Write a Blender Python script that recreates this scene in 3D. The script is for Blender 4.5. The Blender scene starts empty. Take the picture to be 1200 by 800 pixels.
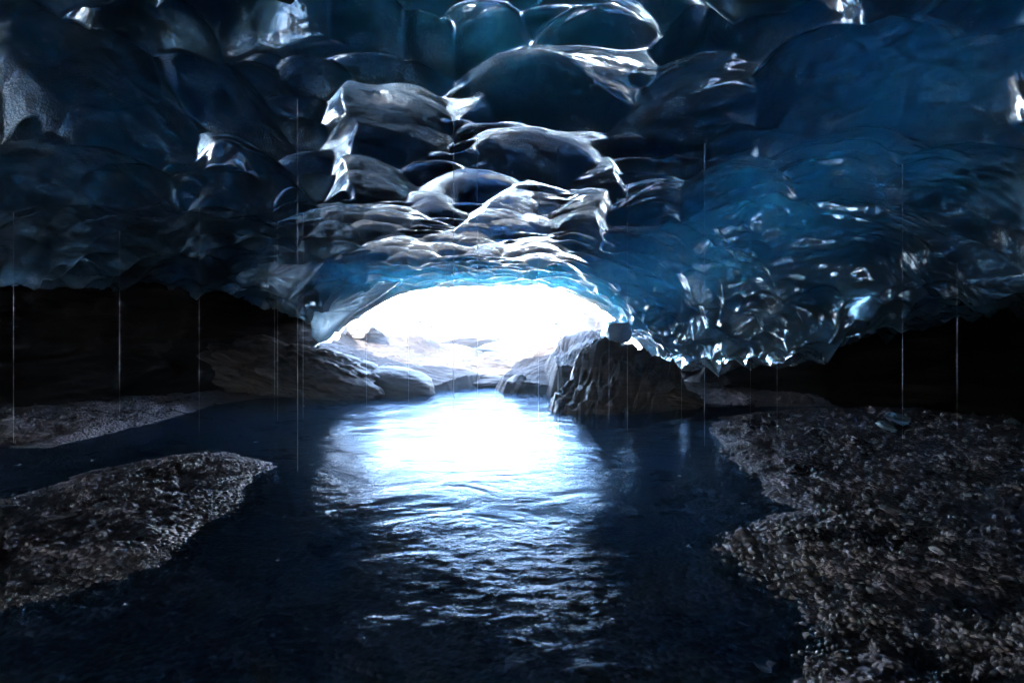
import bpy, bmesh, math, random
import numpy as np
from mathutils import Vector, Matrix

random.seed(7)
RNG = np.random.default_rng(11)
scene = bpy.context.scene
COL = scene.collection
EYE = 1.6
F = 600.0                      # focal length in pixels of the 1200 px wide photograph (18 mm lens)

# ------------------------------------------------------------------ helpers
def at(px, py, Y):
    """point of the place seen at photo pixel (px, py), Y metres into the cave"""
    return ((px - 600.0) / F * Y, Y, EYE - (py - 400.0) / F * Y)

def _hash(ix, iy, iz, seed):
    h = (ix.astype(np.int64) * 374761393 + iy.astype(np.int64) * 668265263 + iz.astype(np.int64) * 2147483647 + seed * 974634541) & 0xffffffff
    h = ((h ^ (h >> 13)) * 1274126177) & 0xffffffff
    h = (h ^ (h >> 16)) & 0xffffffff
    return h.astype(np.float64) / 4294967295.0

def vnoise(x, y, z=None, seed=0):
    if z is None:
        z = np.zeros_like(x)
    ix, iy, iz = np.floor(x), np.floor(y), np.floor(z)
    fx, fy, fz = x - ix, y - iy, z - iz
    sx, sy, sz = [f * f * f * (f * (f * 6 - 15) + 10) for f in (fx, fy, fz)]
    def g(dx, dy, dz):
        return _hash(ix + dx, iy + dy, iz + dz, seed)
    def lx(dy, dz):
        a = g(0, dy, dz); return a + (g(1, dy, dz) - a) * sx
    def ly(dz):
        a = lx(0, dz); return a + (lx(1, dz) - a) * sy
    a = ly(0)
    return (a + (ly(1) - a) * sz) * 2 - 1

def fbm(x, y, z=None, oct=4, seed=0, gain=0.5, ridge=False):
    t = np.zeros_like(x); a = 1.0; f = 1.0; n = 0
    for o in range(oct):
        v = vnoise(x * f + o * 7.3, y * f - o * 3.1, None if z is None else z * f + o * 1.7, seed + o)
        if ridge:
            v = 1 - 2 * np.abs(v)
        t += v * a; n += a; a *= gain; f *= 2.03
    return t / n

def cells2(x, y, seed, k=None):
    """distance^2 to the nearest jittered cell centre and a height per cell (upper envelope of paraboloids)"""
    ix, iy = np.floor(x), np.floor(y)
    best = np.full(x.shape, -9.0)
    z0 = np.zeros_like(ix)
    for dx in (-1, 0, 1):
        for dy in (-1, 0, 1):
            cx, cy = ix + dx, iy + dy
            jx = cx + 0.1 + 0.8 * _hash(cx, cy, z0, seed); jy = cy + 0.1 + 0.8 * _hash(cx, cy, z0, seed + 5)
            h = 0.35 * _hash(cx, cy, z0, seed + 9)
            best = np.maximum(best, h - (x - jx) ** 2 - (y - jy) ** 2)
    return best

def mesh_obj(name, verts, faces, mat, parent=None, smooth=True):
    verts = np.asarray(verts, np.float32)
    me = bpy.data.meshes.new(name)
    if isinstance(faces, np.ndarray):
        n, k = faces.shape
        me.vertices.add(len(verts)); me.vertices.foreach_set('co', verts.ravel())
        me.loops.add(n * k); me.loops.foreach_set('vertex_index', faces.astype(np.int32).ravel())
        me.polygons.add(n)
        me.polygons.foreach_set('loop_start', np.arange(0, n * k, k, dtype=np.int32))
        me.update(calc_edges=True)
    else:
        me.from_pydata([tuple(map(float, v)) for v in verts], [], faces)
        me.update()
    me.polygons.foreach_set('use_smooth', np.full(len(me.polygons), smooth))
    if mat:
        me.materials.append(mat)
    o = bpy.data.objects.new(name, me)
    COL.objects.link(o)
    if parent:
        o.parent = parent
    return o

def grid_faces(nx, ny, off=0, flip=False):
    i = np.arange(nx - 1)[None, :] + np.arange(ny - 1)[:, None] * nx + off
    i = i.ravel()
    q = np.stack([i, i + 1, i + 1 + nx, i + nx], 1)
    return q[:, ::-1] if flip else q

def tag(o, label=None, cat=None, group=None, kind=None):
    if label: o['label'] = label
    if cat: o['category'] = cat
    if group: o['group'] = group
    if kind: o['kind'] = kind
    return o

def recentre(o):
    """move the origin to the base of the thing"""
    me = o.data
    co = np.empty(len(me.vertices) * 3, np.float32); me.vertices.foreach_get('co', co); co = co.reshape(-1, 3)
    b = np.array([co[:, 0].mean(), co[:, 1].mean(), co[:, 2].min()])
    me.vertices.foreach_set('co', (co - b).astype(np.float32).ravel()); me.update()
    o.location = b
    return o

# ------------------------------------------------------------------ materials
def new_mat(name):
    m = bpy.data.materials.new(name); m.use_nodes = True
    nt = m.node_tree; nt.nodes.clear()
    out = nt.nodes.new('ShaderNodeOutputMaterial')
    return m, nt, out

def N(nt, typ, **kw):
    n = nt.nodes.new(typ)
    for k, v in kw.items():
        if k in n.inputs.keys() if isinstance(k, str) else False:
            n.inputs[k].default_value = v
        else:
            setattr(n, k, v)
    return n

def noise_node(nt, coord, scale, detail=4, rough=0.55, dist=0.0):
    n = nt.nodes.new('ShaderNodeTexNoise')
    n.inputs['Scale'].default_value = scale; n.inputs['Detail'].default_value = detail
    n.inputs['Roughness'].default_value = rough; n.inputs['Distortion'].default_value = dist
    nt.links.new(coord, n.inputs['Vector'])
    return n

def ramp(nt, fac, stops):
    r = nt.nodes.new('ShaderNodeValToRGB')
    el = r.color_ramp.elements
    while len(el) < len(stops): el.new(0.5)
    for e, (p, c) in zip(el, stops):
        e.position = p; e.color = (*c, 1) if len(c) == 3 else c
    nt.links.new(fac, r.inputs['Fac'])
    return r

def ice_material(name, absorb=(0.65, 0.788, 0.817), density=8.7, bubbles=0.5):
    m, nt, out = new_mat(name); L = nt.links
    geo = nt.nodes.new('ShaderNodeNewGeometry'); pos = geo.outputs['Position']
    # relief too fine for the mesh: frost grains in patches, and soft dimples
    big = noise_node(nt, pos, 0.55, 3, 0.6, 0.6)
    frostmask = ramp(nt, big.outputs['Fac'], [(0.50, (0, 0, 0)), (0.66, (1, 1, 1))])
    grain = noise_node(nt, pos, 32, 3, 0.6)
    mid = noise_node(nt, pos, 3.2, 3, 0.5, 0.4)
    g2 = nt.nodes.new('ShaderNodeMath'); g2.operation = 'MULTIPLY'
    L.new(grain.outputs['Fac'], g2.inputs[0]); L.new(frostmask.outputs['Color'], g2.inputs[1])
    b1 = nt.nodes.new('ShaderNodeBump'); b1.inputs['Strength'].default_value = 0.2; b1.inputs['Distance'].default_value = 0.05
    L.new(mid.outputs['Fac'], b1.inputs['Height'])
    b2 = nt.nodes.new('ShaderNodeBump'); b2.inputs['Strength'].default_value = 0.9; b2.inputs['Distance'].default_value = 0.025
    L.new(g2.outputs[0], b2.inputs['Height']); L.new(b1.outputs['Normal'], b2.inputs['Normal'])
    nrm = b2.outputs['Normal']
    # body: clear ice passes daylight, bubbly streaks scatter it, ash bands stop it
    mp = nt.nodes.new('ShaderNodeMapping'); mp.inputs['Scale'].default_value = (0.9, 0.35, 1.6); mp.inputs['Rotation'].default_value = (0.2, 0.5, 0.5)
    L.new(pos, mp.inputs['Vector'])
    bub = noise_node(nt, mp.outputs['Vector'], 2.6, 6, 0.62, 1.2)
    bubf = ramp(nt, bub.outputs['Fac'], [(0.48, (0, 0, 0)), (0.64, (1, 1, 1))])
    speck = noise_node(nt, pos, 17, 4, 0.7)
    speckf = ramp(nt, speck.outputs['Fac'], [(0.36, (0.05, 0.05, 0.05)), (0.5, (1, 1, 1))])
    bm = nt.nodes.new('ShaderNodeMath'); bm.operation = 'MULTIPLY'
    L.new(bubf.outputs['Color'], bm.inputs[0]); L.new(speckf.outputs['Color'], bm.inputs[1])
    bcol = nt.nodes.new('ShaderNodeMix'); bcol.data_type = 'RGBA'
    bcol.inputs['A'].default_value = (0.003, 0.013, 0.026, 1); bcol.inputs['B'].default_value = (0.085, 0.20, 0.285, 1)
    L.new(bm.outputs[0], bcol.inputs['Factor'])
    # healed cracks and strings of bubbles
    warp = noise_node(nt, pos, 1.1, 3, 0.6); wv = nt.nodes.new('ShaderNodeVectorMath'); wv.operation = 'MULTIPLY_ADD'
    wv.inputs[1].default_value = (0.9, 0.9, 0.9); L.new(warp.outputs['Color'], wv.inputs[0]); L.new(pos, wv.inputs[2])
    ck = nt.nodes.new('ShaderNodeTexVoronoi'); ck.feature = 'DISTANCE_TO_EDGE'; ck.inputs['Scale'].default_value = 0.75; L.new(wv.outputs[0], ck.inputs['Vector'])
    ckl = ramp(nt, ck.outputs['Distance'], [(0.0, (1, 1, 1)), (0.022, (0, 0, 0))])
    ckm = noise_node(nt, pos, 2.3, 4, 0.7); ckr = ramp(nt, ckm.outputs['Fac'], [(0.5, (0, 0, 0)), (0.62, (1, 1, 1))])
    beads = noise_node(nt, pos, 40, 2, 0.6); ber = ramp(nt, beads.outputs['Fac'], [(0.46, (0, 0, 0)), (0.6, (1, 1, 1))])
    c_1 = nt.nodes.new('ShaderNodeMath'); c_1.operation = 'MULTIPLY'; L.new(ckl.outputs['Color'], c_1.inputs[0]); L.new(ckr.outputs['Color'], c_1.inputs[1])
    c_2 = nt.nodes.new('ShaderNodeMath'); c_2.operation = 'MULTIPLY'; L.new(c_1.outputs[0], c_2.inputs[0]); L.new(ber.outputs['Color'], c_2.inputs[1])
    bc2 = nt.nodes.new('ShaderNodeMix'); bc2.data_type = 'RGBA'; bc2.inputs['B'].default_value = (0.55, 0.72, 0.80, 1)
    L.new(c_2.outputs[0], bc2.inputs['Factor']); L.new(bcol.outputs['Result'], bc2.inputs['A'])
    dif = nt.nodes.new('ShaderNodeBsdfDiffuse'); L.new(bc2.outputs['Result'], dif.inputs['Color']); L.new(nrm, dif.inputs['Normal'])
    tra = nt.nodes.new('ShaderNodeBsdfTranslucent'); L.new(nrm, tra.inputs['Normal'])
    tcol = nt.nodes.new('ShaderNodeMix'); tcol.data_type = 'RGBA'
    tcol.inputs['A'].default_value = (0.70, 0.78, 0.82, 1); tcol.inputs['B'].default_value = (0.30, 0.36, 0.40, 1)
    L.new(bm.outputs[0], tcol.inputs['Factor']); L.new(tcol.outputs['Result'], tra.inputs['Color'])
    body = nt.nodes.new('ShaderNodeAddShader'); L.new(dif.outputs[0], body.inputs[0]); L.new(tra.outputs[0], body.inputs[1])
    gl = nt.nodes.new('ShaderNodeBsdfGlossy'); gl.inputs['Roughness'].default_value = 0.11
    gl.inputs['Color'].default_value = (0.80, 0.94, 1.0, 1); L.new(nrm, gl.inputs['Normal'])
    rr = ramp(nt, frostmask.outputs['Color'], [(0.0, (0.09, 0.09, 0.09)), (1.0, (0.24, 0.24, 0.24))]); L.new(rr.outputs['Color'], gl.inputs['Roughness'])
    fr = nt.nodes.new('ShaderNodeFresnel'); fr.inputs['IOR'].default_value = 1.5; L.new(nrm, fr.inputs['Normal'])
    fx = nt.nodes.new('ShaderNodeMath'); fx.operation = 'MULTIPLY'; fx.use_clamp = True; fx.inputs[1].default_value = 2.5; L.new(fr.outputs[0], fx.inputs[0])
    mix = nt.nodes.new('ShaderNodeMixShader')
    gl2 = nt.nodes.new('ShaderNodeBsdfGlossy'); gl2.inputs['Roughness'].default_value = 0.45
    gl2.inputs['Color'].default_value = (0.60, 0.82, 1.0, 1); L.new(nrm, gl2.inputs['Normal'])
    gm = nt.nodes.new('ShaderNodeMixShader'); gm.inputs['Fac'].default_value = 0.12
    L.new(gl.outputs[0], gm.inputs[1]); L.new(gl2.outputs[0], gm.inputs[2])
    L.new(fx.outputs[0], mix.inputs['Fac']); L.new(body.outputs[0], mix.inputs[1]); L.new(gm.outputs[0], mix.inputs[2])
    L.new(mix.outputs[0], out.inputs['Surface'])
    va = nt.nodes.new('ShaderNodeVolumeAbsorption'); va.inputs['Color'].default_value = (*absorb, 1); va.inputs['Density'].default_value = density
    L.new(va.outputs[0], out.inputs['Volume'])
    return m

def rock_material(name, dark, light, rough=0.55, strata=(0.6, 0.6, 5.0), tilt=(0.35, 0.25, 0.2), snow=0.0, bump=0.05, spec=0.5):
    m, nt, out = new_mat(name); L = nt.links
    geo = nt.nodes.new('ShaderNodeNewGeometry'); pos = geo.outputs['Position']
    mp = nt.nodes.new('ShaderNodeMapping'); mp.inputs['Scale'].default_value = strata; mp.inputs['Rotation'].default_value = tilt
    L.new(pos, mp.inputs['Vector'])
    st = noise_node(nt, mp.outputs['Vector'], 2.2, 7, 0.62, 0.7)
    fine = noise_node(nt, pos, 26, 5, 0.65)
    col = ramp(nt, st.outputs['Fac'], [(0.3, dark), (0.72, light)])
    p = nt.nodes.new('ShaderNodeBsdfPrincipled'); p.inputs['Roughness'].default_value = rough
    p.inputs['IOR'].default_value = 1.4; p.inputs['Specular IOR Level'].default_value = spec
    last = col.outputs['Color']
    if snow > 0:
        sep = nt.nodes.new('ShaderNodeSeparateXYZ'); L.new(geo.outputs['Normal'], sep.inputs[0])
        sn = noise_node(nt, mp.outputs['Vector'], 1.6, 6, 0.65, 0.4)
        ad = nt.nodes.new('ShaderNodeMath'); ad.operation = 'MULTIPLY_ADD'; ad.inputs[1].default_value = 0.55
        L.new(sep.outputs['Z'], ad.inputs[0]); L.new(sn.outputs['Fac'], ad.inputs[2])
        sm = ramp(nt, ad.outputs[0], [(1.08 - snow, (0, 0, 0)), (1.13 - snow, (1, 1, 1))])
        mx = nt.nodes.new('ShaderNodeMix'); mx.data_type = 'RGBA'; mx.inputs['B'].default_value = (0.86, 0.88, 0.9, 1)
        L.new(sm.outputs['Color'], mx.inputs['Factor']); L.new(last, mx.inputs['A']); last = mx.outputs['Result']
    L.new(last, p.inputs['Base Color'])
    b1 = nt.nodes.new('ShaderNodeBump'); b1.inputs['Strength'].default_value = 0.8; b1.inputs['Distance'].default_value = bump
    L.new(st.outputs['Fac'], b1.inputs['Height'])
    b2 = nt.nodes.new('ShaderNodeBump'); b2.inputs['Strength'].default_value = 0.5; b2.inputs['Distance'].default_value = 0.02
    L.new(fine.outputs['Fac'], b2.inputs['Height']); L.new(b1.outputs['Normal'], b2.inputs['Normal'])
    L.new(b2.outputs['Normal'], p.inputs['Normal'])
    L.new(p.outputs[0], out.inputs['Surface'])
    return m

def ground_material():
    m, nt, out = new_mat('wet_silt_and_gravel'); L = nt.links
    geo = nt.nodes.new('ShaderNodeNewGeometry'); pos = geo.outputs['Position']
    big = noise_node(nt, pos, 0.9, 5, 0.6, 0.5)
    fine = noise_node(nt, pos, 55, 5, 0.7)
    vor = nt.nodes.new('ShaderNodeTexVoronoi'); vor.inputs['Scale'].default_value = 24; L.new(pos, vor.inputs['Vector'])
    c1 = ramp(nt, big.outputs['Fac'], [(0.35, (0.10, 0.088, 0.106)), (0.65, (0.20, 0.178, 0.212))])
    c2 = nt.nodes.new('ShaderNodeMix'); c2.data_type = 'RGBA'; c2.blend_type = 'MULTIPLY'; c2.inputs['Factor'].default_value = 0.7
    f2 = ramp(nt, fine.outputs['Fac'], [(0.35, (0.45, 0.45, 0.45)), (0.65, (1.25, 1.2, 1.18))])
    L.new(c1.outputs['Color'], c2.inputs['A']); L.new(f2.outputs['Color'], c2.inputs['B'])
    p = nt.nodes.new('ShaderNodeBsdfPrincipled'); L.new(c2.outputs['Result'], p.inputs['Base Color'])
    rr = ramp(nt, big.outputs['Fac'], [(0.4, (0.26, 0.26, 0.26)), (0.65, (0.55, 0.55, 0.55))]); L.new(rr.outputs['Color'], p.inputs['Roughness'])
    b1 = nt.nodes.new('ShaderNodeBump'); b1.inputs['Strength'].default_value = 0.7; b1.inputs['Distance'].default_value = 0.05; b1.invert = True
    L.new(vor.outputs['Distance'], b1.inputs['Height'])
    b2 = nt.nodes.new('ShaderNodeBump'); b2.inputs['Strength'].default_value = 0.5; b2.inputs['Distance'].default_value = 0.012
    L.new(fine.outputs['Fac'], b2.inputs['Height']); L.new(b1.outputs['Normal'], b2.inputs['Normal'])
    L.new(b2.outputs['Normal'], p.inputs['Normal']); L.new(p.outputs[0], out.inputs['Surface'])
    return m

def pebble_material():
    m, nt, out = new_mat('wet_pebbles'); L = nt.links
    geo = nt.nodes.new('ShaderNodeNewGeometry'); pos = geo.outputs['Position']
    a = noise_node(nt, pos, 9, 2, 0.5); b = noise_node(nt, pos, 60, 4, 0.6)
    c = ramp(nt, a.outputs['Fac'], [(0.3, (0.040, 0.039, 0.045)), (0.5, (0.08, 0.077, 0.09)), (0.72, (0.125, 0.12, 0.14))])
    p = nt.nodes.new('ShaderNodeBsdfPrincipled'); p.inputs['Roughness'].default_value = 0.36
    L.new(c.outputs['Color'], p.inputs['Base Color'])
    bp = nt.nodes.new('ShaderNodeBump'); bp.inputs['Strength'].default_value = 0.4; bp.inputs['Distance'].default_value = 0.008
    L.new(b.outputs['Fac'], bp.inputs['Height']); L.new(bp.outputs['Normal'], p.inputs['Normal'])
    L.new(p.outputs[0], out.inputs['Surface'])
    return m

def snow_material():
    m, nt, out = new_mat('snow_over_moraine'); L = nt.links
    geo = nt.nodes.new('ShaderNodeNewGeometry'); pos = geo.outputs['Position']
    mp = nt.nodes.new('ShaderNodeMapping'); mp.inputs['Scale'].default_value = (0.8, 0.45, 1.6); L.new(pos, mp.inputs['Vector'])
    a = noise_node(nt, mp.outputs['Vector'], 0.9, 9, 0.68, 0.5)
    sep = nt.nodes.new('ShaderNodeSeparateXYZ'); L.new(pos, sep.inputs[0])
    mr = nt.nodes.new('ShaderNodeMapRange'); mr.inputs['From Min'].default_value = 0.2; mr.inputs['From Max'].default_value = 4.0
    mr.inputs['To Min'].default_value = 0.05; mr.inputs['To Max'].default_value = -0.02
    L.new(sep.outputs['Z'], mr.inputs['Value'])
    ad = nt.nodes.new('ShaderNodeMath'); ad.operation = 'ADD'; L.new(a.outputs['Fac'], ad.inputs[0]); L.new(mr.outputs[0], ad.inputs[1])
    c = ramp(nt, ad.outputs[0], [(0.475, (0.86, 0.88, 0.90)), (0.51, (0.008, 0.007, 0.0065)), (0.75, (0.004, 0.0035, 0.0032))])
    p = nt.nodes.new('ShaderNodeBsdfPrincipled'); p.inputs['Roughness'].default_value = 0.6
    L.new(c.outputs['Color'], p.inputs['Base Color'])
    bp = nt.nodes.new('ShaderNodeBump'); bp.inputs['Strength'].default_value = 0.6; bp.inputs['Distance'].default_value = 0.15
    L.new(a.outputs['Fac'], bp.inputs['Height']); L.new(bp.outputs['Normal'], p.inputs['Normal'])
    L.new(p.outputs[0], out.inputs['Surface'])
    return m

def water_material():
    m, nt, out = new_mat('meltwater'); L = nt.links
    geo = nt.nodes.new('ShaderNodeNewGeometry'); pos = geo.outputs['Position']
    mp = nt.nodes.new('ShaderNodeMapping'); mp.inputs['Scale'].default_value = (0.95, 1.3, 1.0); L.new(pos, mp.inputs['Vector'])
    w1 = noise_node(nt, mp.outputs['Vector'], 6.5, 5, 0.6, 0.8)
    w2 = noise_node(nt, mp.outputs['Vector'], 0.9, 3, 0.5, 1.0)
    calm = noise_node(nt, pos, 0.45, 2, 0.5)
    cr = ramp(nt, calm.outputs['Fac'], [(0.40, (0.12, 0.12, 0.12)), (0.58, (1, 1, 1))])
    hm = nt.nodes.new('ShaderNodeMath'); hm.operation = 'MULTIPLY'; L.new(w1.outputs['Fac'], hm.inputs[0]); L.new(cr.outputs['Color'], hm.inputs[1])
    b1 = nt.nodes.new('ShaderNodeBump'); b1.inputs['Strength'].default_value = 1.0; b1.inputs['Distance'].default_value = 0.011
    L.new(hm.outputs[0], b1.inputs['Height'])
    b2 = nt.nodes.new('ShaderNodeBump'); b2.inputs['Strength'].default_value = 1.0; b2.inputs['Distance'].default_value = 0.033
    L.new(w2.outputs['Fac'], b2.inputs['Height']); L.new(b1.outputs['Normal'], b2.inputs['Normal'])
    nrm = b2.outputs['Normal']
    dif = nt.nodes.new('ShaderNodeBsdfDiffuse'); dif.inputs['Color'].default_value = (0.006, 0.022, 0.048, 1)
    tr = nt.nodes.new('ShaderNodeBsdfTransparent'); tr.inputs['Color'].default_value = (0.26, 0.38, 0.47, 1)
    body = nt.nodes.new('ShaderNodeAddShader'); L.new(dif.outputs[0], body.inputs[0]); L.new(tr.outputs[0], body.inputs[1])
    gl = nt.nodes.new('ShaderNodeBsdfGlossy'); gl.inputs['Roughness'].default_value = 0.13; gl.inputs['Color'].default_value = (0.31, 0.41, 0.53, 1); L.new(nrm, gl.inputs['Normal'])
    fr = nt.nodes.new('ShaderNodeFresnel'); fr.inputs['IOR'].default_value = 1.333; L.new(nrm, fr.inputs['Normal'])
    mix = nt.nodes.new('ShaderNodeMixShader'); L.new(fr.outputs[0], mix.inputs['Fac']); L.new(body.outputs[0], mix.inputs[1]); L.new(gl.outputs[0], mix.inputs[2])
    L.new(mix.outputs[0], out.inputs['Surface'])
    return m

def drip_material():
    m, nt, out = new_mat('falling_meltwater'); L = nt.links
    tr = nt.nodes.new('ShaderNodeBsdfTranslucent'); tr.inputs['Color'].default_value = (0.42, 0.45, 0.50, 1)
    df = nt.nodes.new('ShaderNodeBsdfDiffuse'); df.inputs['Color'].default_value = (0.30, 0.32, 0.35, 1)
    ad = nt.nodes.new('ShaderNodeAddShader'); L.new(tr.outputs[0], ad.inputs[0]); L.new(df.outputs[0], ad.inputs[1])
    gl = nt.nodes.new('ShaderNodeBsdfGlossy'); gl.inputs['Roughness'].default_value = 0.12
    fr = nt.nodes.new('ShaderNodeFresnel'); fr.inputs['IOR'].default_value = 1.333
    mx = nt.nodes.new('ShaderNodeMixShader'); L.new(fr.outputs[0], mx.inputs[0]); L.new(ad.outputs[0], mx.inputs[1]); L.new(gl.outputs[0], mx.inputs[2])
    L.new(mx.outputs[0], out.inputs['Surface'])
    return m

ICE = ice_material('glacier_ice')
BOULDER = rock_material('black_folded_rock', (0.014, 0.011, 0.010), (0.075, 0.062, 0.055), rough=0.4, spec=0.3)
DARKSTONE = rock_material('black_wet_stone', (0.002, 0.002, 0.002), (0.009, 0.008, 0.0075))
ICE_BLOCK = ice_material('dense_ice', density=30.0)
ICE_PART = ice_material('hanging_ice', density=1.6)
ROCK = rock_material('wet_dark_rock', (0.012, 0.010, 0.0095), (0.045, 0.038, 0.036), rough=0.5, spec=0.12, snow=0.0)
ROCK_LIT = rock_material('layered_brown_rock', (0.003, 0.0022, 0.0019), (0.019, 0.0145, 0.0122), rough=0.6, strata=(0.45, 0.7, 4.0), tilt=(0.1, 0.35, 0.15), snow=0.0, spec=0.12)
ROCK_SNOW = rock_material('frosted_rock', (0.008, 0.0068, 0.0064), (0.03, 0.026, 0.024), rough=0.6, snow=-0.12, spec=0.12)
GROUND = ground_material()
PEB = pebble_material()
SNOW = snow_material()
WATER = water_material()
DRIP = drip_material()

# ------------------------------------------------------------------ shape of the ice vault
def itp(y, pts):
    p = sorted(pts); return np.interp(y, [a for a, _ in p], [b for _, b in p])

CROWN_Z = [(17.4, 3.42), (16, 3.55), (14, 3.85), (11, 4.2), (8, 4.5), (6, 4.6), (3, 4.6), (0, 4.3), (-3, 3.2), (-6, 1.0)]
CROWN_X = [(17.4, -0.9), (12, -0.3), (8, 0.0), (0, 0.0), (-6, 0)]
LX = [(17.4, -5.9), (16, -6.4), (15, -7.0), (13, -8.0), (11, -8.7), (9, -9.4), (6, -9.6), (-6, -9.0)]
LZ = [(17.4, 1.8), (16, 2.0), (15, 3.0), (13, 3.5), (11, 2.85), (9, 2.3), (6, 2.15), (0, 2.0), (-6, 0.5)]
RX = [(17.4, 4.9), (16, 4.7), (15, 4.7), (13, 5.7), (11, 6.7), (9.5, 7.0), (7, 7.4), (4, 7.8), (-6, 7.5)]
RZ = [(17.4, 0.4), (15, 0.5), (13, 0.7), (11, 0.9), (10.3, 1.7), (9.6, 2.45), (8, 2.3), (7, 2.15), (4, 2.0), (0, 1.8), (-6, 0.5)]

def zbase(x, y):
    zc, xc = itp(y, CROWN_Z), itp(y, CROWN_X)
    lx, lz, rx, rz = itp(y, LX), itp(y, LZ), itp(y, RX), itp(y, RZ)
    left = x < xc
    xr = np.where(left, lx, rx); zr = np.minimum(np.where(left, lz, rz), zc - 0.15)
    t = np.abs((x - xc) / (xr - xc))
    p = np.where(left, 2.8, 3.6)
    inside = zr + (zc - zr) * (1 - np.power(np.clip(t, 0, 1), p))
    d = np.clip(t - 1, 0, None) * np.abs(xr - xc)
    d2 = np.clip(d - 1.9, 0, None); zo = np.where(left, 2.7, 1.9)
    outside = zo + (zr - zo) * np.exp(-d / 1.5) - 0.03 * d - 0.04 * d2 * d2 - 0.6 * d2 * np.clip((y - 11.5) / 2.5, 0, 1)
    return np.where(t < 1, inside, outside)

def hit(px, py, lo=2.5, hi=17.2):
    """where the line of sight through a photo pixel meets the smooth vault"""
    Y = np.linspace(lo, hi, 900)
    X = (px - 600.0) / F * Y; Z = EYE - (py - 400.0) / F * Y
    g = Z - zbase(X, Y)
    k = np.argmax(g > 0) if (g > 0).any() else len(Y) - 1
    return np.array([X[k], Y[k], Z[k]])

def dense(a, b, lo, hi, step, far):
    mid = np.arange(lo, hi + 1e-6, step)
    l, r, s = [], [], step
    v = lo
    while v > a: s = min(s * 1.25, far); v -= s; l.append(max(v, a))
    v, s = hi, step
    while v < b: s = min(s * 1.25, far); v += s; r.append(min(v, b))
    return np.array(sorted(set(l)) + list(mid) + sorted(set(r)))

gx = dense(-17.0, 15.0, -9.8, 8.2, 0.027, 0.5)
gy = dense(-6.0, 17.35, 3.6, 17.35, 0.027, 0.5)
GX, GY = np.meshgrid(gx, gy)
GZ = zbase(GX, GY)

# the large melt hollows (scallops): pixel centre, half width, half height in the photograph, depth in metres
HOLLOWS = [
    (455, 168, 105, 34, .42), (372, 104, 62, 22, .34), (440, 222, 75, 22, .34), (300, 214, 60, 28, .34), (260, 238, 75, 22, .30),
    (648, 132, 80, 44, .46), (628, 198, 62, 28, .38), (812, 142, 105, 60, .50), (792, 172, 44, 22, .26), (560, 226, 66, 18, .32),
    (596, 262, 70, 20, .30), (680, 262, 62, 24, .32), (705, 225, 55, 20, .28), (505, 246, 40, 14, .22), (420, 268, 95, 20, .34),
    (250, 285, 90, 20, .30), (120, 295, 110, 26, .32), (90, 235, 110, 36, .36), (120, 140, 120, 70, .50), (250, 140, 80, 60, .40),
    (300, 40, 110, 50, .45), (420, 40, 80, 50, .45), (575, 55, 60, 66, .40), (690, 60, 60, 44, .40), (505, 60, 40, 60, .40),
    (545, 290, 60, 14, .22), (470, 300, 60, 14, .22), (630, 300, 50, 16, .22), (760, 245, 60, 26, .30), (860, 235, 70, 28, .30),
    (1000, 120, 140, 60, .45), (1120, 130, 90, 60, .45), (980, 215, 90, 34, .36), (1100, 245, 110, 30, .34), (1000, 290, 100, 24, .28),
    (30, 60, 90, 50, .45), (900, 60, 100, 50, .45), (1140, 310, 80, 22, .26), (370, 190, 40, 14, .2), (170, 60, 80, 40, .4),
    (340, 310, 40, 20, .2), (220, 322, 60, 14, .22), (800, 60, 50, 40, .4),
]
cen, rad, dep = [], [], []
for (px, py, hw, hh, a) in HOLLOWS:
    c = hit(px, py); e = c[2] - EYE
    rx = max(0.35, hw / F * c[1])
    ya, yb = c[1] * (400 - py) / max(400 - py + hh, 1), c[1] * (400 - py) / max(400 - py - hh, 25)
    ry = float(np.clip((yb - ya) / 2, rx * 0.45, rx * 1.5))
    cen.append(c); rad.append((rx, ry, max(rx, ry) * 0.9)); dep.append(a * (1.75 if abs(px - 600) > 230 else 1.0))
nk = len(cen)
# the rest of the vault is filled with hollows of the usual size
tries = 0
while tries < 9000:
    tries += 1
    x, y = RNG.uniform(-16, 14), RNG.uniform(-5, 17.3)
    z = float(zbase(np.array([x]), np.array([y]))[0])
    r = RNG.uniform(0.30, 0.66) * (0.8 if y > 11 else 1.0)
    c = np.array([x, y, z]); ok = True
    for cc, rr in zip(cen, rad):
        d = (c - cc) / np.array(rr)
        if d @ d < (0.80 + r / max(rr[0], rr[1])) ** 2 * 0.55: ok = False; break
    if ok:
        cen.append(c); wing = abs(x) > 2.8 and z < 2.5
        if abs(x) > 3.0: r *= 1.15
        rad.append((r * 0.7, r * RNG.uniform(1.5, 2.3), r * 0.8) if wing else (r * 1.55, r * RNG.uniform(0.6, 0.85), r * 1.4) if y < 10 else (r * 2.3, r * RNG.uniform(0.6, 0.85), r * 2.0)); dep.append((0.46 + 0.40 * np.clip((abs(x) - 1.8) / 3.0, 0, 1)) * r)
cen, rad, dep = np.array(cen), np.array(rad), np.array(dep)
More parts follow.
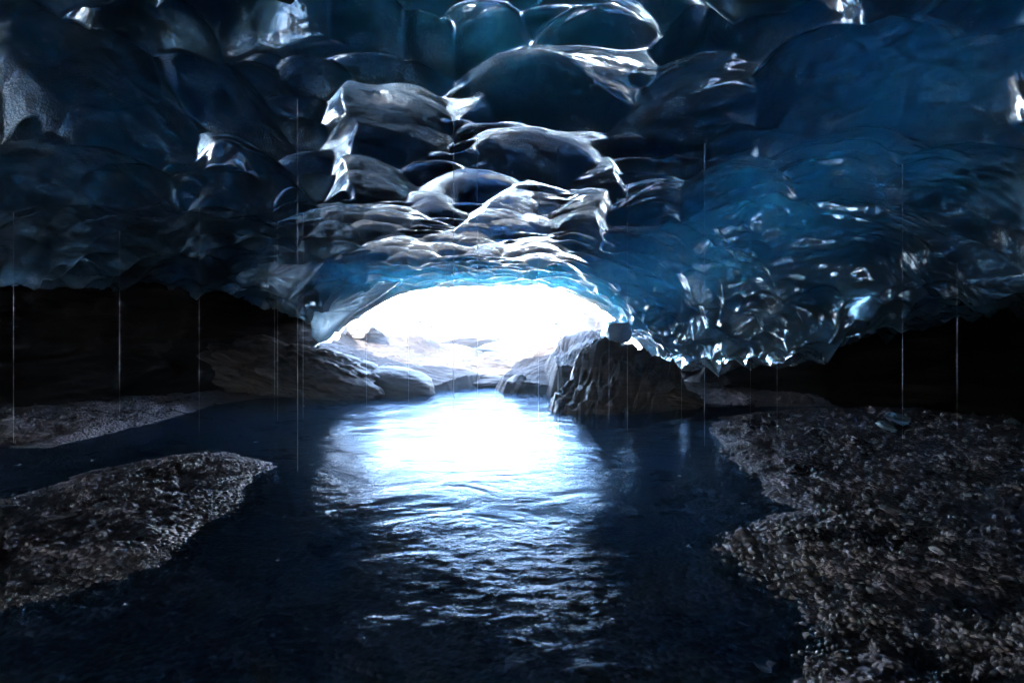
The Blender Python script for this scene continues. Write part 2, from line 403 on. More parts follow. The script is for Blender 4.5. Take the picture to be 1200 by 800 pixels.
# hollows shaped to mirror mouth light at the camera: flat ramp, steep wall
GLINT_AIM = np.array([0.5, 22.0, 5.2])
def bnormal(c, e=0.05):
    zx = float((zbase(np.array([c[0] + e]), np.array([c[1]])) - zbase(np.array([c[0] - e]), np.array([c[1]])))[0]) / (2 * e)
    zy = float((zbase(np.array([c[0]]), np.array([c[1] + e])) - zbase(np.array([c[0]]), np.array([c[1] - e])))[0]) / (2 * e)
    n_ = np.array([zx, zy, -1.0]); return n_ / np.linalg.norm(n_)
RAMPED = {0, 2, 3, 5, 6, 10, 11, 12, 35}
ramp_u, ramp_v, ramp_s, ramp_on = [], [], [], []
for i, c in enumerate(cen):
    n_ = bnormal(c)
    a_ = np.array([0, 0, EYE]) - c; b_ = GLINT_AIM - c
    h_ = a_ / np.linalg.norm(a_) + b_ / np.linalg.norm(b_); h_ += np.linalg.norm(h_) * RNG.normal(0, 0.035, 3); h_ /= np.linalg.norm(h_)
    k_ = max(h_ @ n_, 0.25); g_ = (h_ - (h_ @ n_) * n_) / k_; s_ = np.linalg.norm(g_)
    ramp_u.append(g_ / s_); ramp_v.append(np.cross(n_, g_ / s_)); ramp_s.append(min(s_, 1.15))
    ramp_on.append((i in RAMPED or (i >= nk and RNG.random() < (0.05 if c[1] > 9 else 0.07))) and c[1] > 3)

# base normals
P = np.stack([GX, GY, GZ], -1)
du = np.gradient(P, axis=1); dv = np.gradient(P, axis=0)
nb = -np.cross(du, dv); nb /= np.linalg.norm(nb, axis=-1, keepdims=True) + 1e-9   # points down, into the cave
# the coordinates of the scallops wander so that no ridge is a ruled curve
wx = GX + 0.22 * fbm(GX * 0.9, GY * 0.9, GZ * 0.9, 3, 31)
wy = GY + 0.22 * fbm(GX * 0.9, GY * 0.9, GZ * 0.9, 3, 47)
wz = GZ
flat = np.stack([wx.ravel(), wy.ravel(), wz.ravel()], 1).astype(np.float32)
K = 120.0
disp = np.empty(len(flat), np.float32)
rows = len(gx) * 20
for s in range(0, len(flat), rows):
    q = flat[s:s + rows]
    lo, hi = q.min(0) - 2.6, q.max(0) + 2.6
    sel = np.where((cen[:, 1] > lo[1]) & (cen[:, 1] < hi[1]))[0]
    if len(sel) == 0: sel = np.arange(len(cen))
    f = np.full((len(q), ), -1.1, np.float32)
    m_ = np.full(len(q), -9.0, np.float32); acc = np.zeros(len(q), np.float32)
    vals = []
    for i in sel:
        d = (q - cen[i].astype(np.float32)) / rad[i].astype(np.float32)
        if ramp_on[i]:
            u_, v_ = ramp_u[i].astype(np.float32), ramp_v[i].astype(np.float32)
            ra = abs(v_[0]) * rad[i][0] + abs(v_[1]) * rad[i][1] + abs(v_[2]) * rad[i][2]
            rb = abs(u_[0]) * rad[i][0] + abs(u_[1]) * rad[i][1] + abs(u_[2]) * rad[i][2]
            dq = q - cen[i].astype(np.float32); b = dq @ u_ + 0.30 * rb; a = dq @ v_; hh_ = dq @ bnormal(cen[i]).astype(np.float32)
            vals.append(dep[i] * (0.9 - 0.85 * np.abs(a / ra) ** 3.0 - 0.2 * (hh_ / ra) ** 2) + np.where(b < 0, ramp_s[i] * b - 0.03 * dep[i] * (b / rb) ** 2, -1.25 * dep[i] * (b / rb) ** 2))
            continue
        vals.append(dep[i] * (1.0 - (d * d).sum(1)) * 0.95)
    V = np.maximum(np.array(vals), -0.9)
    mx = V.max(0)
    disp[s:s + rows] = mx + np.log(np.exp(K * (V - mx)).sum(0)) / K
disp = np.clip(disp.reshape(GX.shape), -0.75, 0.6)
# second generation of small scallops, sharpest by the mouth and on the right wall
small = cells2(wx * 1.25 + 0.15 * GZ, wy * 1.5 + GZ * 1.3, 3)
small2 = cells2(wx * 3.1 + 3, wy * 3.4 + GZ * 3.0, 8)
nearm = np.clip((GY - 8.5) / 5.0, 0, 1)
rightw = np.clip((GX - 2.6) / 2.0, 0, 1) * np.clip((GY - 6) / 3.0, 0, 1)
disp += (0.010 + 0.10 * nearm) * small + (0.004 + 0.035 * np.maximum(nearm * 0.5, rightw)) * small2
# fluting on the steep right wall and soft undulation everywhere
flute = fbm(GX * 1.3 + GY * 1.6, GY * 0.25 - GX * 0.4, GZ * 0.5, 4, 77, ridge=True)
disp += rightw * 0.30 * flute + 0.018 * fbm(GX * 2.2, GY * 1.4, GZ * 2, 4, 5)
wingm = np.clip((np.abs(GX) - 2.2) / 2.5, 0, 1)
disp += wingm * 0.045 * fbm(GX * 1.6 + 0.5 * GY, GY * 0.55 - 0.15 * GX, GZ * 1.6, 4, 301, 0.5, ridge=True)
disp += wingm * (0.12 + 0.06 * np.clip((3.4 - GZ) / 0.8, 0, 1)) * small * (1 - 0.6 * rightw)
disp += wingm * 0.014 * cells2(wx * 2.6 + GZ * 1.7, wy * 1.1, 55)
fade = np.clip((17.35 - GY) / 0.6, 0.25, 1)
disp *= fade
SP = P - nb * disp[..., None] * np.array([0.75, 0.75, 1.0])
# ice thickness: thin by the mouth, thick inside, windows shaped for blue glow
dm = np.clip(17.35 - GY, 0, 40)
thick = 3.6 + 2.3 * dm + 0.32 * dm * dm
TT = np.abs((GX - itp(GY, CROWN_X)) / (np.where(GX < itp(GY, CROWN_X), itp(GY, LX), itp(GY, RX)) - itp(GY, CROWN_X)))
thick += 9.0 * np.clip((TT - 0.93) / 0.12, 0, 1)  # thickness added past the rim to keep the recesses dark
thick *= np.exp(0.75 * fbm(GX * 0.55, GY * 0.55, None, 5, 91))
thick = np.minimum(thick, 21.0)
WINDOWS = [(575, 40, 70, 75, 3.8), (440, 40, 55, 55, 6), (650, 20, 60, 40, 7.5), (555, 130, 40, 24, 7), (950, 110, 90, 55, 9.5),
           (1060, 130, 70, 36, 9.5), (30, 45, 45, 26, 6), (20, 280, 60, 30, 7), (150, 235, 60, 40, 9),
           (800, 370, 50, 60, 6.5), (850, 360, 60, 60, 8), (900, 390, 60, 40, 9), (1000, 250, 90, 30, 10), (1130, 280, 80, 40, 9), (330, 60, 40, 40, 8), (720, 290, 60, 30, 9)]
for (px, py, hw, hh, w) in WINDOWS:
    c = hit(px, py); sx = max(hw / F * c[1], 0.9)
    sy = max(0.9, hh * c[1] / max(400 - py, 60))
    g = np.exp(-(((GX - c[0]) / sx) ** 2 + ((GY - c[1]) / sy) ** 2))
    thick = np.exp(np.log(thick) * (1 - g) + math.log(w) * g)
thick = np.maximum(thick * 0.3, 0.35)
TP = SP.copy(); TP[..., 2] = np.maximum(GZ, SP[..., 2]) + thick
TP[..., 2] = np.where(TP[..., 2] < SP[..., 2] + 0.06, SP[..., 2] + 0.06, TP[..., 2])
nx, ny = len(gx), len(gy); n = nx * ny
verts = np.concatenate([SP.reshape(-1, 3), TP.reshape(-1, 3)])
edge = []
bot = lambda i, j: j * nx + i
for i in range(nx - 1):
    edge.append((bot(i, 0), bot(i + 1, 0), n + bot(i + 1, 0), n + bot(i, 0)))
    edge.append((bot(i + 1, ny - 1), bot(i, ny - 1), n + bot(i, ny - 1), n + bot(i + 1, ny - 1)))
for j in range(ny - 1):
    edge.append((bot(0, j + 1), bot(0, j), n + bot(0, j), n + bot(0, j + 1)))
    edge.append((bot(nx - 1, j), bot(nx - 1, j + 1), n + bot(nx - 1, j + 1), n + bot(nx - 1, j)))
faces = np.concatenate([grid_faces(nx, ny, 0, True), grid_faces(nx, ny, n, False), np.array(edge)])
vault = mesh_obj('ice_vault', verts, faces, ICE)
tag(vault, 'dark blue glacier ice vault with scalloped melt hollows arching over the river', 'ice ceiling')

def ceil_point(px, py, snap=0.22):
    c = hit(px, py)
    d = (SP[..., 0] - c[0]) ** 2 + (SP[..., 1] - c[1]) ** 2
    w = np.where(d < snap * snap, SP[..., 2], 99)
    k = np.argmin(w) if (d < snap * snap).any() else np.argmin(d)
    return SP.reshape(-1, 3)[k]

# ------------------------------------------------------------------ ground with river bed and banks
def plan(pts):
    return np.array([((px - 600) / F * 960.0 / (py - 400), 960.0 / (py - 400)) for px, py in pts])

BANK_R = np.vstack([plan([(842, 489), (832, 503), (838, 516), (858, 534), (885, 560), (905, 580), (930, 596), (880, 612), (858, 640), (868, 664), (905, 690),
                          (940, 708), (962, 738), (945, 770), (930, 800)]), [(1.15, 1.5), (1.1, -6), (20, -6), (20, 12.5), (7, 12.2)]])
BAR_L = np.vstack([plan([(0, 588), (60, 566), (110, 551), (200, 534), (262, 531), (322, 545), (300, 555), (285, 572), (284, 590), (262, 606), (235, 622), (205, 648),
                         (150, 668), (90, 690), (40, 704), (0, 716)]), [(-4.2, 2.2), (-7, 2.5), (-7.5, 4.2)]])
BANK_L = np.vstack([plan([(0, 525), (60, 524), (110, 512), (165, 498), (205, 488), (250, 474), (300, 467)]), [(-6.8, 14.5), (-3.8, 16.0), (-3.0, 17.3), (-3, 22), (-22, 22), (-22, 6.5), (-9.5, 7.2)]])
FAR = np.array([(-3.4, 16.6), (-1.6, 17.6), (0.3, 18.0), (2.2, 17.2), (2.6, 15.8), (4.0, 14.0), (6, 12.6), (20, 12.0), (60, 40), (0, 80), (-60, 40), (-20, 18)])

def sdist(poly, x, y):
    d = np.full(x.shape, 1e9); ins = np.zeros(x.shape, bool); m = len(poly)
    for i in range(m):
        ax, ay = poly[i]; bx, by = poly[(i + 1) % m]
        ex, ey = bx - ax, by - ay
        t = np.clip(((x - ax) * ex + (y - ay) * ey) / (ex * ex + ey * ey + 1e-12), 0, 1)
        d = np.minimum(d, (x - ax - t * ex) ** 2 + (y - ay - t * ey) ** 2)
        c = ((ay > y) != (by > y)) & (x < ex * (y - ay) / (ey if abs(ey) > 1e-9 else 1e-9) + ax)
        ins ^= c
    return np.sqrt(d) * np.where(ins, 1, -1)

def ground_z(x, y):
    jx = x + 0.17 * fbm(x * 2.2, y * 2.2, None, 5, 3, 0.58); jy = y + 0.20 * fbm(x * 2.0, y * 2.6, None, 5, 13, 0.58)
    s1, s2, s3, s4 = [sdist(p, jx, jy) for p in (BANK_R, BAR_L, BANK_L, FAR)]
    prof = lambda s, h, w: np.where(s > 0, h * (1 - np.exp(-s / w)), -0.38 * (1 - np.exp(np.minimum(s, 0) / 1.5)))
    h = np.maximum.reduce([prof(s1, 0.13, 0.9), prof(s2, 0.10, 0.55), prof(s3, 0.20, 0.6), prof(s4, 0.30, 0.8)])
    s = np.maximum.reduce([s1, s2, s3, s4])
    up = np.clip(s / 0.5, 0.12, 1)
    # gullies, terraces and lumps of wet silt
    lump = 0.085 * fbm(x * 1.6, y * 2.4, None, 5, 23) + 0.055 * fbm(x * 4.5, y * 8.0, None, 4, 61, ridge=True) + 0.034 * fbm(x * 11, y * 14, None, 3, 71)
    lump += 0.012 * fbm(x * 30, y * 34, None, 2, 83)
    h = h + lump * up
    return h

bx = dense(-160, 160, -9.0, 8.6, 0.035, 20)
by_ = [-6.0]
while by_[-1] < 18.2: by_.append(by_[-1] + (0.02 + 0.0028 * max(by_[-1], 0) ** 1.1 if by_[-1] > 2 else 0.15))
by_ = np.array(by_); ex = []; s, v = 0.1, by_[-1]
while v < 150: s = min(s * 1.25, 20); v += s; ex.append(v)
s, v, pre = 0.15, -6.0, []
while v > -60: s = min(s * 1.3, 20); v -= s; pre.append(v)
by_ = np.concatenate([pre[::-1], by_, ex])
BX, BY = np.meshgrid(bx, by_)
BZ = ground_z(BX, BY)
ground = mesh_obj('ground', np.stack([BX, BY, BZ], -1).reshape(-1, 3), grid_faces(len(bx), len(by_)), GROUND)
tag(ground, kind='structure')

# river surface
rx_ = np.linspace(-22, 22, 45); ry_ = np.linspace(-6, 24, 31)
RX_, RY_ = np.meshgrid(rx_, ry_)
river = mesh_obj('water', np.stack([RX_, RY_, np.zeros_like(RX_)], -1).reshape(-1, 3), grid_faces(len(rx_), len(ry_)), WATER)
tag(river, kind='structure')

# ------------------------------------------------------------------ hills outside
hx = np.linspace(-70, 70, 300); hy = np.concatenate([np.linspace(17.6, 50, 270), np.linspace(50.5, 140, 90)])
HX, HY = np.meshgrid(hx, hy)
rise = np.clip((HY - 20) / 40, 0, 1.6)
HZ = -0.6 + 9.0 * rise ** 1.15 + np.clip(HY - 19, 0, 3) * 0.22
HZ += 0.020 * np.abs(HX) ** 1.35 * np.clip((HY - 19) / 8, 0, 1)
HZ += np.clip((HY - 19.5) / 4, 0, 1) * (0.9 * fbm(HX * 0.18, HY * 0.18, None, 6, 200, 0.55) + 0.35 * fbm(HX * 0.9, HY * 0.9, None, 4, 210, ridge=True))
HZ += 6.5 * np.clip((np.abs(HX + 0.6) - 6.9) / 2.0, 0, 1) * np.clip((25 - HY) / 4, 0, 1)  # side ridges added to block light at the ice front
hills = mesh_obj('hills', np.stack([HX, HY, HZ], -1).reshape(-1, 3), grid_faces(len(hx), len(hy)), SNOW)
tag(hills, kind='structure')
def hill_z(x, y):
    j = np.argmin(np.abs(hy - y)); i = np.argmin(np.abs(hx - x)); return float(HZ[j, i])

# ------------------------------------------------------------------ rocks
def ico(sub):
    bm = bmesh.new(); bmesh.ops.create_icosphere(bm, subdivisions=sub, radius=1.0)
    v = np.array([p.co[:] for p in bm.verts]); f = np.array([[q.index for q in g.verts] for g in bm.faces]); bm.free()
    return v, f
ICO = {k: ico(k) for k in (1, 2, 3, 4, 5, 6)}

def euler(rx, ry, rz):
    return np.array((Matrix.Rotation(rz, 3, 'Z') @ Matrix.Rotation(ry, 3, 'Y') @ Matrix.Rotation(rx, 3, 'X')))

def rock_verts(sub, size, rot, seed, planes=7, rough=0.10, strata=0.0, strata_f=6.0, blocky=0.72, boxy=None):
    v, f = ICO[sub]; rg = np.random.default_rng(seed)
    v = v.copy()
    if boxy: v = np.sign(v) * np.abs(v) ** boxy * 0.9
    for _ in range(planes):                                  # split faces of the stone
        d = rg.normal(size=3); d /= np.linalg.norm(d); h = rg.uniform(blocky, blocky + 0.2)
        o = v @ d - h; v -= np.where(o > 0, o, 0)[:, None] * d * 0.92
    r = fbm(v[:, 0] * 1.3 + seed, v[:, 1] * 1.3, v[:, 2] * 1.3, 5, seed, 0.55)
    rd = fbm(v[:, 0] * 2.6, v[:, 1] * 2.6 + seed, v[:, 2] * 2.6, 5, seed + 40, 0.55, ridge=True)
    nrm = v / (np.linalg.norm(v, axis=1, keepdims=True) + 1e-9)
    v = v + nrm * (rough * 1.3 * r + rough * 0.5 * rd)[:, None]
    if strata:
        bend = 0.35 * fbm(v[:, 0] * 1.1, v[:, 1] * 1.1, v[:, 2], 3, seed + 3)
        w = (v[:, 2] + 0.5 * v[:, 0] + bend) * strata_f * 0.45
        s1 = fbm(v[:, 0] * 0.9, v[:, 1] * 0.9, w, 5, seed + 8, 0.6, ridge=True)
        s2 = fbm(v[:, 0] * 1.5 + 5, v[:, 1] * 1.5, w * 2.2, 4, seed + 9, 0.6)
        v = v + nrm * (strata * (0.75 * s1 + 0.5 * s2))[:, None]
    v = v * np.array(size)
    return v @ euler(*rot).T, f

def rock(name, label, cat, loc, size, rot=(0, 0, 0), seed=1, mat=None, sub=6, group=None, **kw):
    v, f = rock_verts(sub, size, rot, seed, **kw)
    o = mesh_obj(name, v + np.array(loc), f, mat or ROCK)
    tag(o, label, cat, group)
    return recentre(o)

R_ = math.radians
def convex(p):
    p = sorted(map(tuple, p)); h = []
    for seq in (p, p[::-1]):
        b = []
        for q in seq:
            while len(b) > 1 and (b[-1][0] - b[-2][0]) * (q[1] - b[-2][1]) - (b[-1][1] - b[-2][1]) * (q[0] - b[-2][0]) <= 0: b.pop()
            b.append(q)
        h += b[:-1]
    return np.array(h)
def slope(name, label, ctrl, step, seed, mat, amp, dirn, cat='rock', soft=0.15):
    """a bedrock outcrop: bedding surface through the given points, broken into thin inclined layers, closed underneath"""
    C = np.array([at(*c) for c in ctrl]); c0 = C[:, :2].mean(0)
    x = np.arange(C[:, 0].min() - .5, C[:, 0].max() + .5, step); y = np.arange(C[:, 1].min() - .5, C[:, 1].max() + .5, step * 1.3)
    X, Y = np.meshgrid(x, y)
    d2 = (X[..., None] - C[:, 0]) ** 2 + (Y[..., None] - C[:, 1]) ** 2
    w = 1 / (d2 + soft) ** 1.6; Z = (w * C[:, 2]).sum(-1) / w.sum(-1)
    ang = np.argsort(np.arctan2(C[:, 1] - c0[1], C[:, 0] - c0[0])); hull = convex(C[:, :2])
    e = sdist(hull, X + .25 * fbm(X * 1.1, Y * 1.1, None, 4, seed + 1), Y + .25 * fbm(X * 1.1, Y * 1.1, None, 4, seed + 2)) + 0.25
    u = X * math.cos(dirn) + Y * math.sin(dirn); v = -X * math.sin(dirn) + Y * math.cos(dirn)
    lay = fbm(u * 0.35, v * 1.7, Z * 0.8, 6, seed, 0.6, ridge=True); crag = fbm(u * 1.2, v * 2.6, None, 6, seed + 5, 0.6)
    stepf = v * 2.3 + 0.9 * fbm(u * .5, v * .8, None, 4, seed + 7); st = stepf - np.floor(stepf)
    Z = Z + amp * (0.8 * lay + 0.5 * crag + 0.45 * (st - .5))
    Z = np.where(e > 0, Z, Z + 2.6 * e); Z = np.maximum(Z, -0.7)
    nx_, ny_ = len(x), len(y); n_ = nx_ * ny_
    V = np.concatenate([np.stack([X, Y, Z], -1).reshape(-1, 3), np.stack([X, Y, np.full_like(Z, -0.9)], -1).reshape(-1, 3)])
    q = []
    for i in range(nx_ - 1):
        q += [(i, n_ + i, n_ + i + 1, i + 1), ((ny_ - 1) * nx_ + i, (ny_ - 1) * nx_ + i + 1, n_ + (ny_ - 1) * nx_ + i + 1, n_ + (ny_ - 1) * nx_ + i)]
    for j in range(ny_ - 1):
        a, b = j * nx_, (j + 1) * nx_; q += [(a, b, n_ + b, n_ + a)]
        a, b = a + nx_ - 1, b + nx_ - 1; q += [(b, a, n_ + a, n_ + b)]
    o = mesh_obj(name, V, np.concatenate([grid_faces(nx_, ny_), grid_faces(nx_, ny_, n_, True), np.array(q)]), mat)
    tag(o, label, cat); return recentre(o)
slope('bedrock_slope', 'broad layered brown rock slope with pale streaks, left of the cave mouth',
      [(378, 402, 17.6), (418, 380, 20), (480, 386, 21), (545, 402, 22), (588, 430, 21.5), (592, 449, 19), (500, 456, 16.6), (430, 454, 15.4), (378, 448, 15.2), (440, 412, 18.4), (520, 425, 19.5), (470, 436, 17.2)],
      0.03, 3, ROCK_LIT, 0.13, R_(-24), soft=1.1)
rock('rock_hump', 'smooth dark rounded rock hump at the waterline below the layered slope', 'rock', at(462, 452, 15.6), (1.25, 1.1, 0.55), (0, R_(6), R_(10)), 8, ROCK, sub=5, rough=0.07, strata=0.05, planes=3)
rock('rock_wedge', 'dark wedge of rock touching the ice at the top left of the mouth', 'rock', at(425, 386, 19.8), (0.8, 0.9, 0.42), (R_(10), R_(20), 0), 15, ROCK, sub=5, rough=0.08, planes=8, blocky=0.6)
rock('shaded_rock', 'shaded black rock under the hooked ice curtain, left of the layered slope', 'rock', at(375, 440, 15.2), (1.9, 1.4, 0.75), (0, R_(12), R_(-10)), 21, ROCK, sub=6, rough=0.2, strata=0.2)
rock('rock_ledge', 'low dark rock ledge with a pale wet crest, beside the far left bank', 'rock', at(300, 432, 15.4), (2.1, 1.2, 0.8), (0, R_(8), R_(8)), 27, ROCK, sub=6, rough=0.2, strata=0.2)
rock('low_slab', 'low snow dusted rock shelf along the far waterline in the middle of the mouth', 'rock', at(560, 447, 19.0), (2.3, 1.3, 0.42), (0, R_(-3), R_(4)), 33, ROCK_SNOW, sub=6, rough=0.12, strata=0.12)
rock('boulder', 'long low black rock stretching right from the folded boulder under the ice wall', 'boulder', at(790, 468, 12.6), (0.8, 0.7, 0.28), (0, R_(8), R_(8)), 47, ROCK, rough=0.18, strata=0.1)
slope('rock_slab', 'brown tilted slab rock behind and left of the black folded boulder',
      [(598, 440, 17.2), (625, 408, 18.5), (660, 398, 18.6), (700, 404, 18), (705, 430, 16.4), (690, 452, 15.6), (640, 456, 15.6), (603, 452, 16.2), (650, 425, 16.8)],
      0.025, 52, ROCK_LIT, 0.13, R_(14), soft=0.5)
slope('boulder', 'large black folded boulder standing in the water at the right of the mouth',
      [(664, 474, 12.3), (674, 444, 12.7), (692, 398, 13.3), (712, 394, 13.7), (735, 398, 13.9), (752, 408, 13.9), (774, 428, 13.8), (800, 474, 13.0), (740, 484, 11.5), (676, 484, 11.6), (720, 424, 12.8), (700, 448, 12.2), (755, 446, 12.8)],
      0.02, 44, BOULDER, 0.25, R_(62), 'boulder')
slope('rock_fin', 'pointed pale rock fin rising against the snow above the slab rock',
      [(662, 402, 18.0), (672, 380, 18.5), (684, 354, 18.9), (690, 362, 18.9), (697, 380, 18.8), (702, 398, 18.4), (680, 402, 17.6), (680, 372, 18.6)],
      0.02, 61, ROCK_SNOW, 0.07, R_(80))
slope('rock_block', 'broken sunlit rock block between the pointed fin and the folded boulder',
      [(655, 420, 16.8), (668, 394, 17.3), (690, 386, 17.5), (712, 388, 17.4), (736, 404, 16.8), (745, 420, 16.0), (700, 430, 15.2), (662, 430, 15.4), (695, 402, 16.6)],
      0.022, 66, ROCK_SNOW, 0.13, R_(70))
rock('rock', 'small dark wet rock at the foot of the brown slab', 'rock', at(606, 447, 16.2), (0.42, 0.35, 0.22), (0, R_(-10), 0), 70, ROCK, sub=4, rough=0.1, planes=8, blocky=0.6)
rock('rock', 'flat dark stone barely above the water in front of the brown slab', 'rock', at(632, 458, 15.9), (0.30, 0.2, 0.08), (0, 0, 0), 71, ROCK, sub=4)
rock('ice_block', 'square blue grey ice block lying behind the folded boulder', 'ice block', at(722, 389, 16.4), (0.5, 0.45, 0.40), (R_(6), R_(-8), R_(25)), 75, ICE_BLOCK, sub=5, rough=0.05, planes=5, blocky=0.7, boxy=0.6)
rock('rock', 'dark grey snow-free rock mass at the far side of the snowy gully', 'rock', at(575, 441, 20.6), (2.4, 1.2, 0.75), (0, R_(5), R_(0)), 80, ROCK_LIT, sub=6, rough=0.14, strata=0.1)
rock('rock', 'long dark rock band showing through the snow above the layered slope', 'rock', at(538, 400, 26.0), (1.9, 1.0, 0.38), (0, R_(-4), R_(0)), 83, ROCK, sub=5, rough=0.14)
for lab, px, py, Y, sz, sd in [('pale ice chunk lying in the dark beyond the right gravel bank', 1052, 492, 9.0, (0.34, 0.22, 0.15), 90),
                               ('small dim ice chunk just below the pale one on the right', 1040, 508, 8.6, (0.2, 0.16, 0.1), 91),
                               ('faint ice chunk near the right edge of the dark recess', 1185, 486, 9.2, (0.22, 0.14, 0.10), 92)]:
    x, y, z = at(px, py, Y); z = float(ground_z(np.array([x]), np.array([y]))[0])
    rock('ice_chunk', lab, 'ice chunk', (x, y, z + sz[2] * 0.25), sz, (R_(8), R_(18), R_(20)), sd, ICE_BLOCK, sub=5, rough=0.16, planes=12, blocky=0.42)

# ------------------------------------------------------------------ rock walls added under the ice rim, coloured black as shade
RECESS_SHADE = rock_material('recess_shade_rock', (0.0015, 0.0015, 0.0016), (0.0065, 0.006, 0.006), rough=0.6, spec=0.05)  # near-black colour stands in for the shade of the recesses
def recess_wall(name, label, curve, off, sgn, seed, y0, y1):
    ys = np.arange(y0, y1, 0.09); zs = np.arange(-0.5, 3.7, 0.08)
    Yg, Zg = np.meshgrid(ys, zs)
    X0 = itp(Yg, curve) + sgn * (off + 0.12 * Zg)
    bulge = 0.55 * fbm(Yg * 0.7, Zg * 1.0, None, 6, seed, 0.58) + 0.25 * fbm(Yg * 0.8, Zg * 3.0, None, 5, seed + 4, 0.6, ridge=True) - 0.35 * np.clip(1 - Zg, 0, 1.5)
    F1 = np.stack([X0 + sgn * bulge, Yg, Zg], -1).reshape(-1, 3); F2 = np.stack([X0 + sgn * 2.0, Yg, Zg], -1).reshape(-1, 3)
    a, b = len(ys), len(zs); n_ = a * b; q = []
    for i in range(a - 1): q += [(i + 1, i, n_ + i, n_ + i + 1), ((b - 1) * a + i, (b - 1) * a + i + 1, n_ + (b - 1) * a + i + 1, n_ + (b - 1) * a + i)]
    for j in range(b - 1): q += [(j * a, (j + 1) * a, n_ + (j + 1) * a, n_ + j * a), ((j + 1) * a + a - 1, j * a + a - 1, n_ + j * a + a - 1, n_ + (j + 1) * a + a - 1)]
    f = np.concatenate([grid_faces(a, b), grid_faces(a, b, n_, True), np.array(q)])
    if sgn > 0: f = f[:, ::-1]
    o = mesh_obj(name, np.concatenate([F1, F2]), f, RECESS_SHADE); tag(o, label, 'rock wall'); return recentre(o)
recess_wall('rock_wall', 'rock wall added in the deep recess under the left ice rim, coloured black as shade', [(3, -11.5), (9, -11.0), (11, -10.3), (13, -9.3), (15, -8.1), (16.2, -7.2), (18, -6.5)], 0.2, -1, 401, 2.0, 18.0)
recess_wall('rock_wall', 'rock wall added in the deep recess under the right ice rim, coloured black as shade', [(2, 9.6), (8, 9.4), (11, 9.2), (13, 7.9), (15, 6.3), (17.3, 5.5), (18.2, 5.3)], 0.2, 1, 409, 1.0, 18.2)

# ------------------------------------------------------------------ stones on the snow
stone_meshes = []
for k in range(6):
    v, f = rock_verts(3, (1, 0.8, 0.6), (0, 0, k), 300 + k, planes=8, rough=0.1, blocky=0.6)
    me = mesh_obj('snow_stone', v, f, DARKSTONE); stone_meshes.append(me.data); bpy.data.objects.remove(me)
def on_hill(px, py):
    for Y in np.linspace(20, 90, 700):
        x, y, z = at(px, py, Y)
        if z <= hill_z(x, y): return x, y, z
    return None
sp = []
for _ in range(46): sp.append((random.gauss(540, 24), random.gauss(378, 6)))
for _ in range(40): sp.append((random.uniform(600, 700), random.uniform(350, 398)))
for _ in range(14): sp.append((random.uniform(440, 520), random.uniform(366, 380)))
for px, py in sp:
    h = on_hill(px, py)
    if h is None: continue
    o = bpy.data.objects.new('snow_stone', random.choice(stone_meshes)); COL.objects.link(o)
    s = random.uniform(0.07, 0.2) * (1.4 if random.random() < .15 else 1)
    o.location = (h[0], h[1], h[2] + s * 0.15); o.scale = (s, s, s); o.rotation_euler = (0, 0, random.uniform(0, 6.28))
    tag(o, 'small dark stone poking out of the bright snow slope beyond the mouth', 'stone', 'stones on the snow slope')

# ------------------------------------------------------------------ gravel and stones on the banks
def bank_points(nwant, ymax, region):
    out = []
    while len(out) < nwant:
        m = 4000
        if region == 'R': px, py = RNG.uniform(830, 1230, m), RNG.uniform(487, 815, m)
        elif region == 'L': px, py = RNG.uniform(-30, 330, m), RNG.uniform(528, 725, m)
        else: px, py = RNG.uniform(-30, 300, m), RNG.uniform(466, 528, m)
        Y = 1.48 * 600 / (py - 400); X = (px - 600) / 600 * Y
        z = ground_z(X, Y)
        dens = fbm(X * 1.2, Y * 1.6, None, 3, 140)
        keep = (z > -0.05) & (dens > RNG.uniform(-0.25, 0.36, m))
        for a, b, c in zip(X[keep], Y[keep], z[keep]): out.append((a, b, c))
    return out[:nwant]

pv, pf = ICO[2]
def pebble_cloud(pts, smin, smax, seed):
    rg = np.random.default_rng(seed); protos = []
    for k in range(10):
        v, f = rock_verts(2, (1, rg.uniform(.7, .95), rg.uniform(.55, .85)), (0, 0, 0), seed + k, planes=6, rough=0.08, blocky=0.65)
        protos.append(v)
    V, Fs = [], []
    for i, (x, y, z) in enumerate(pts):
        s = smin * (smax / smin) ** (rg.random() ** 3.2) * (0.36 + 0.125 * y)
        R = euler(rg.normal(0, .35), rg.normal(0, .35), rg.uniform(0, 6.28))
        V.append((protos[i % 10] * s) @ R.T + np.array([x, y, z + s * 0.18])); Fs.append(pf + i * len(pv))
    return np.concatenate(V), np.concatenate(Fs)
pts = bank_points(11500, 12, 'R')
v, f = pebble_cloud(pts, 0.008, 0.042, 500)
tag(mesh_obj('gravel', v, f, PEB), 'loose wet grey gravel strewn over the right river bank', 'gravel', kind='stuff')
pts = bank_points(4200, 12, 'L') + bank_points(900, 14, 'LL')
v, f = pebble_cloud(pts, 0.007, 0.026, 600)
tag(mesh_obj('gravel', v, f, PEB), 'fine wet gravel strewn over the left mud bar and bank', 'gravel', kind='stuff')

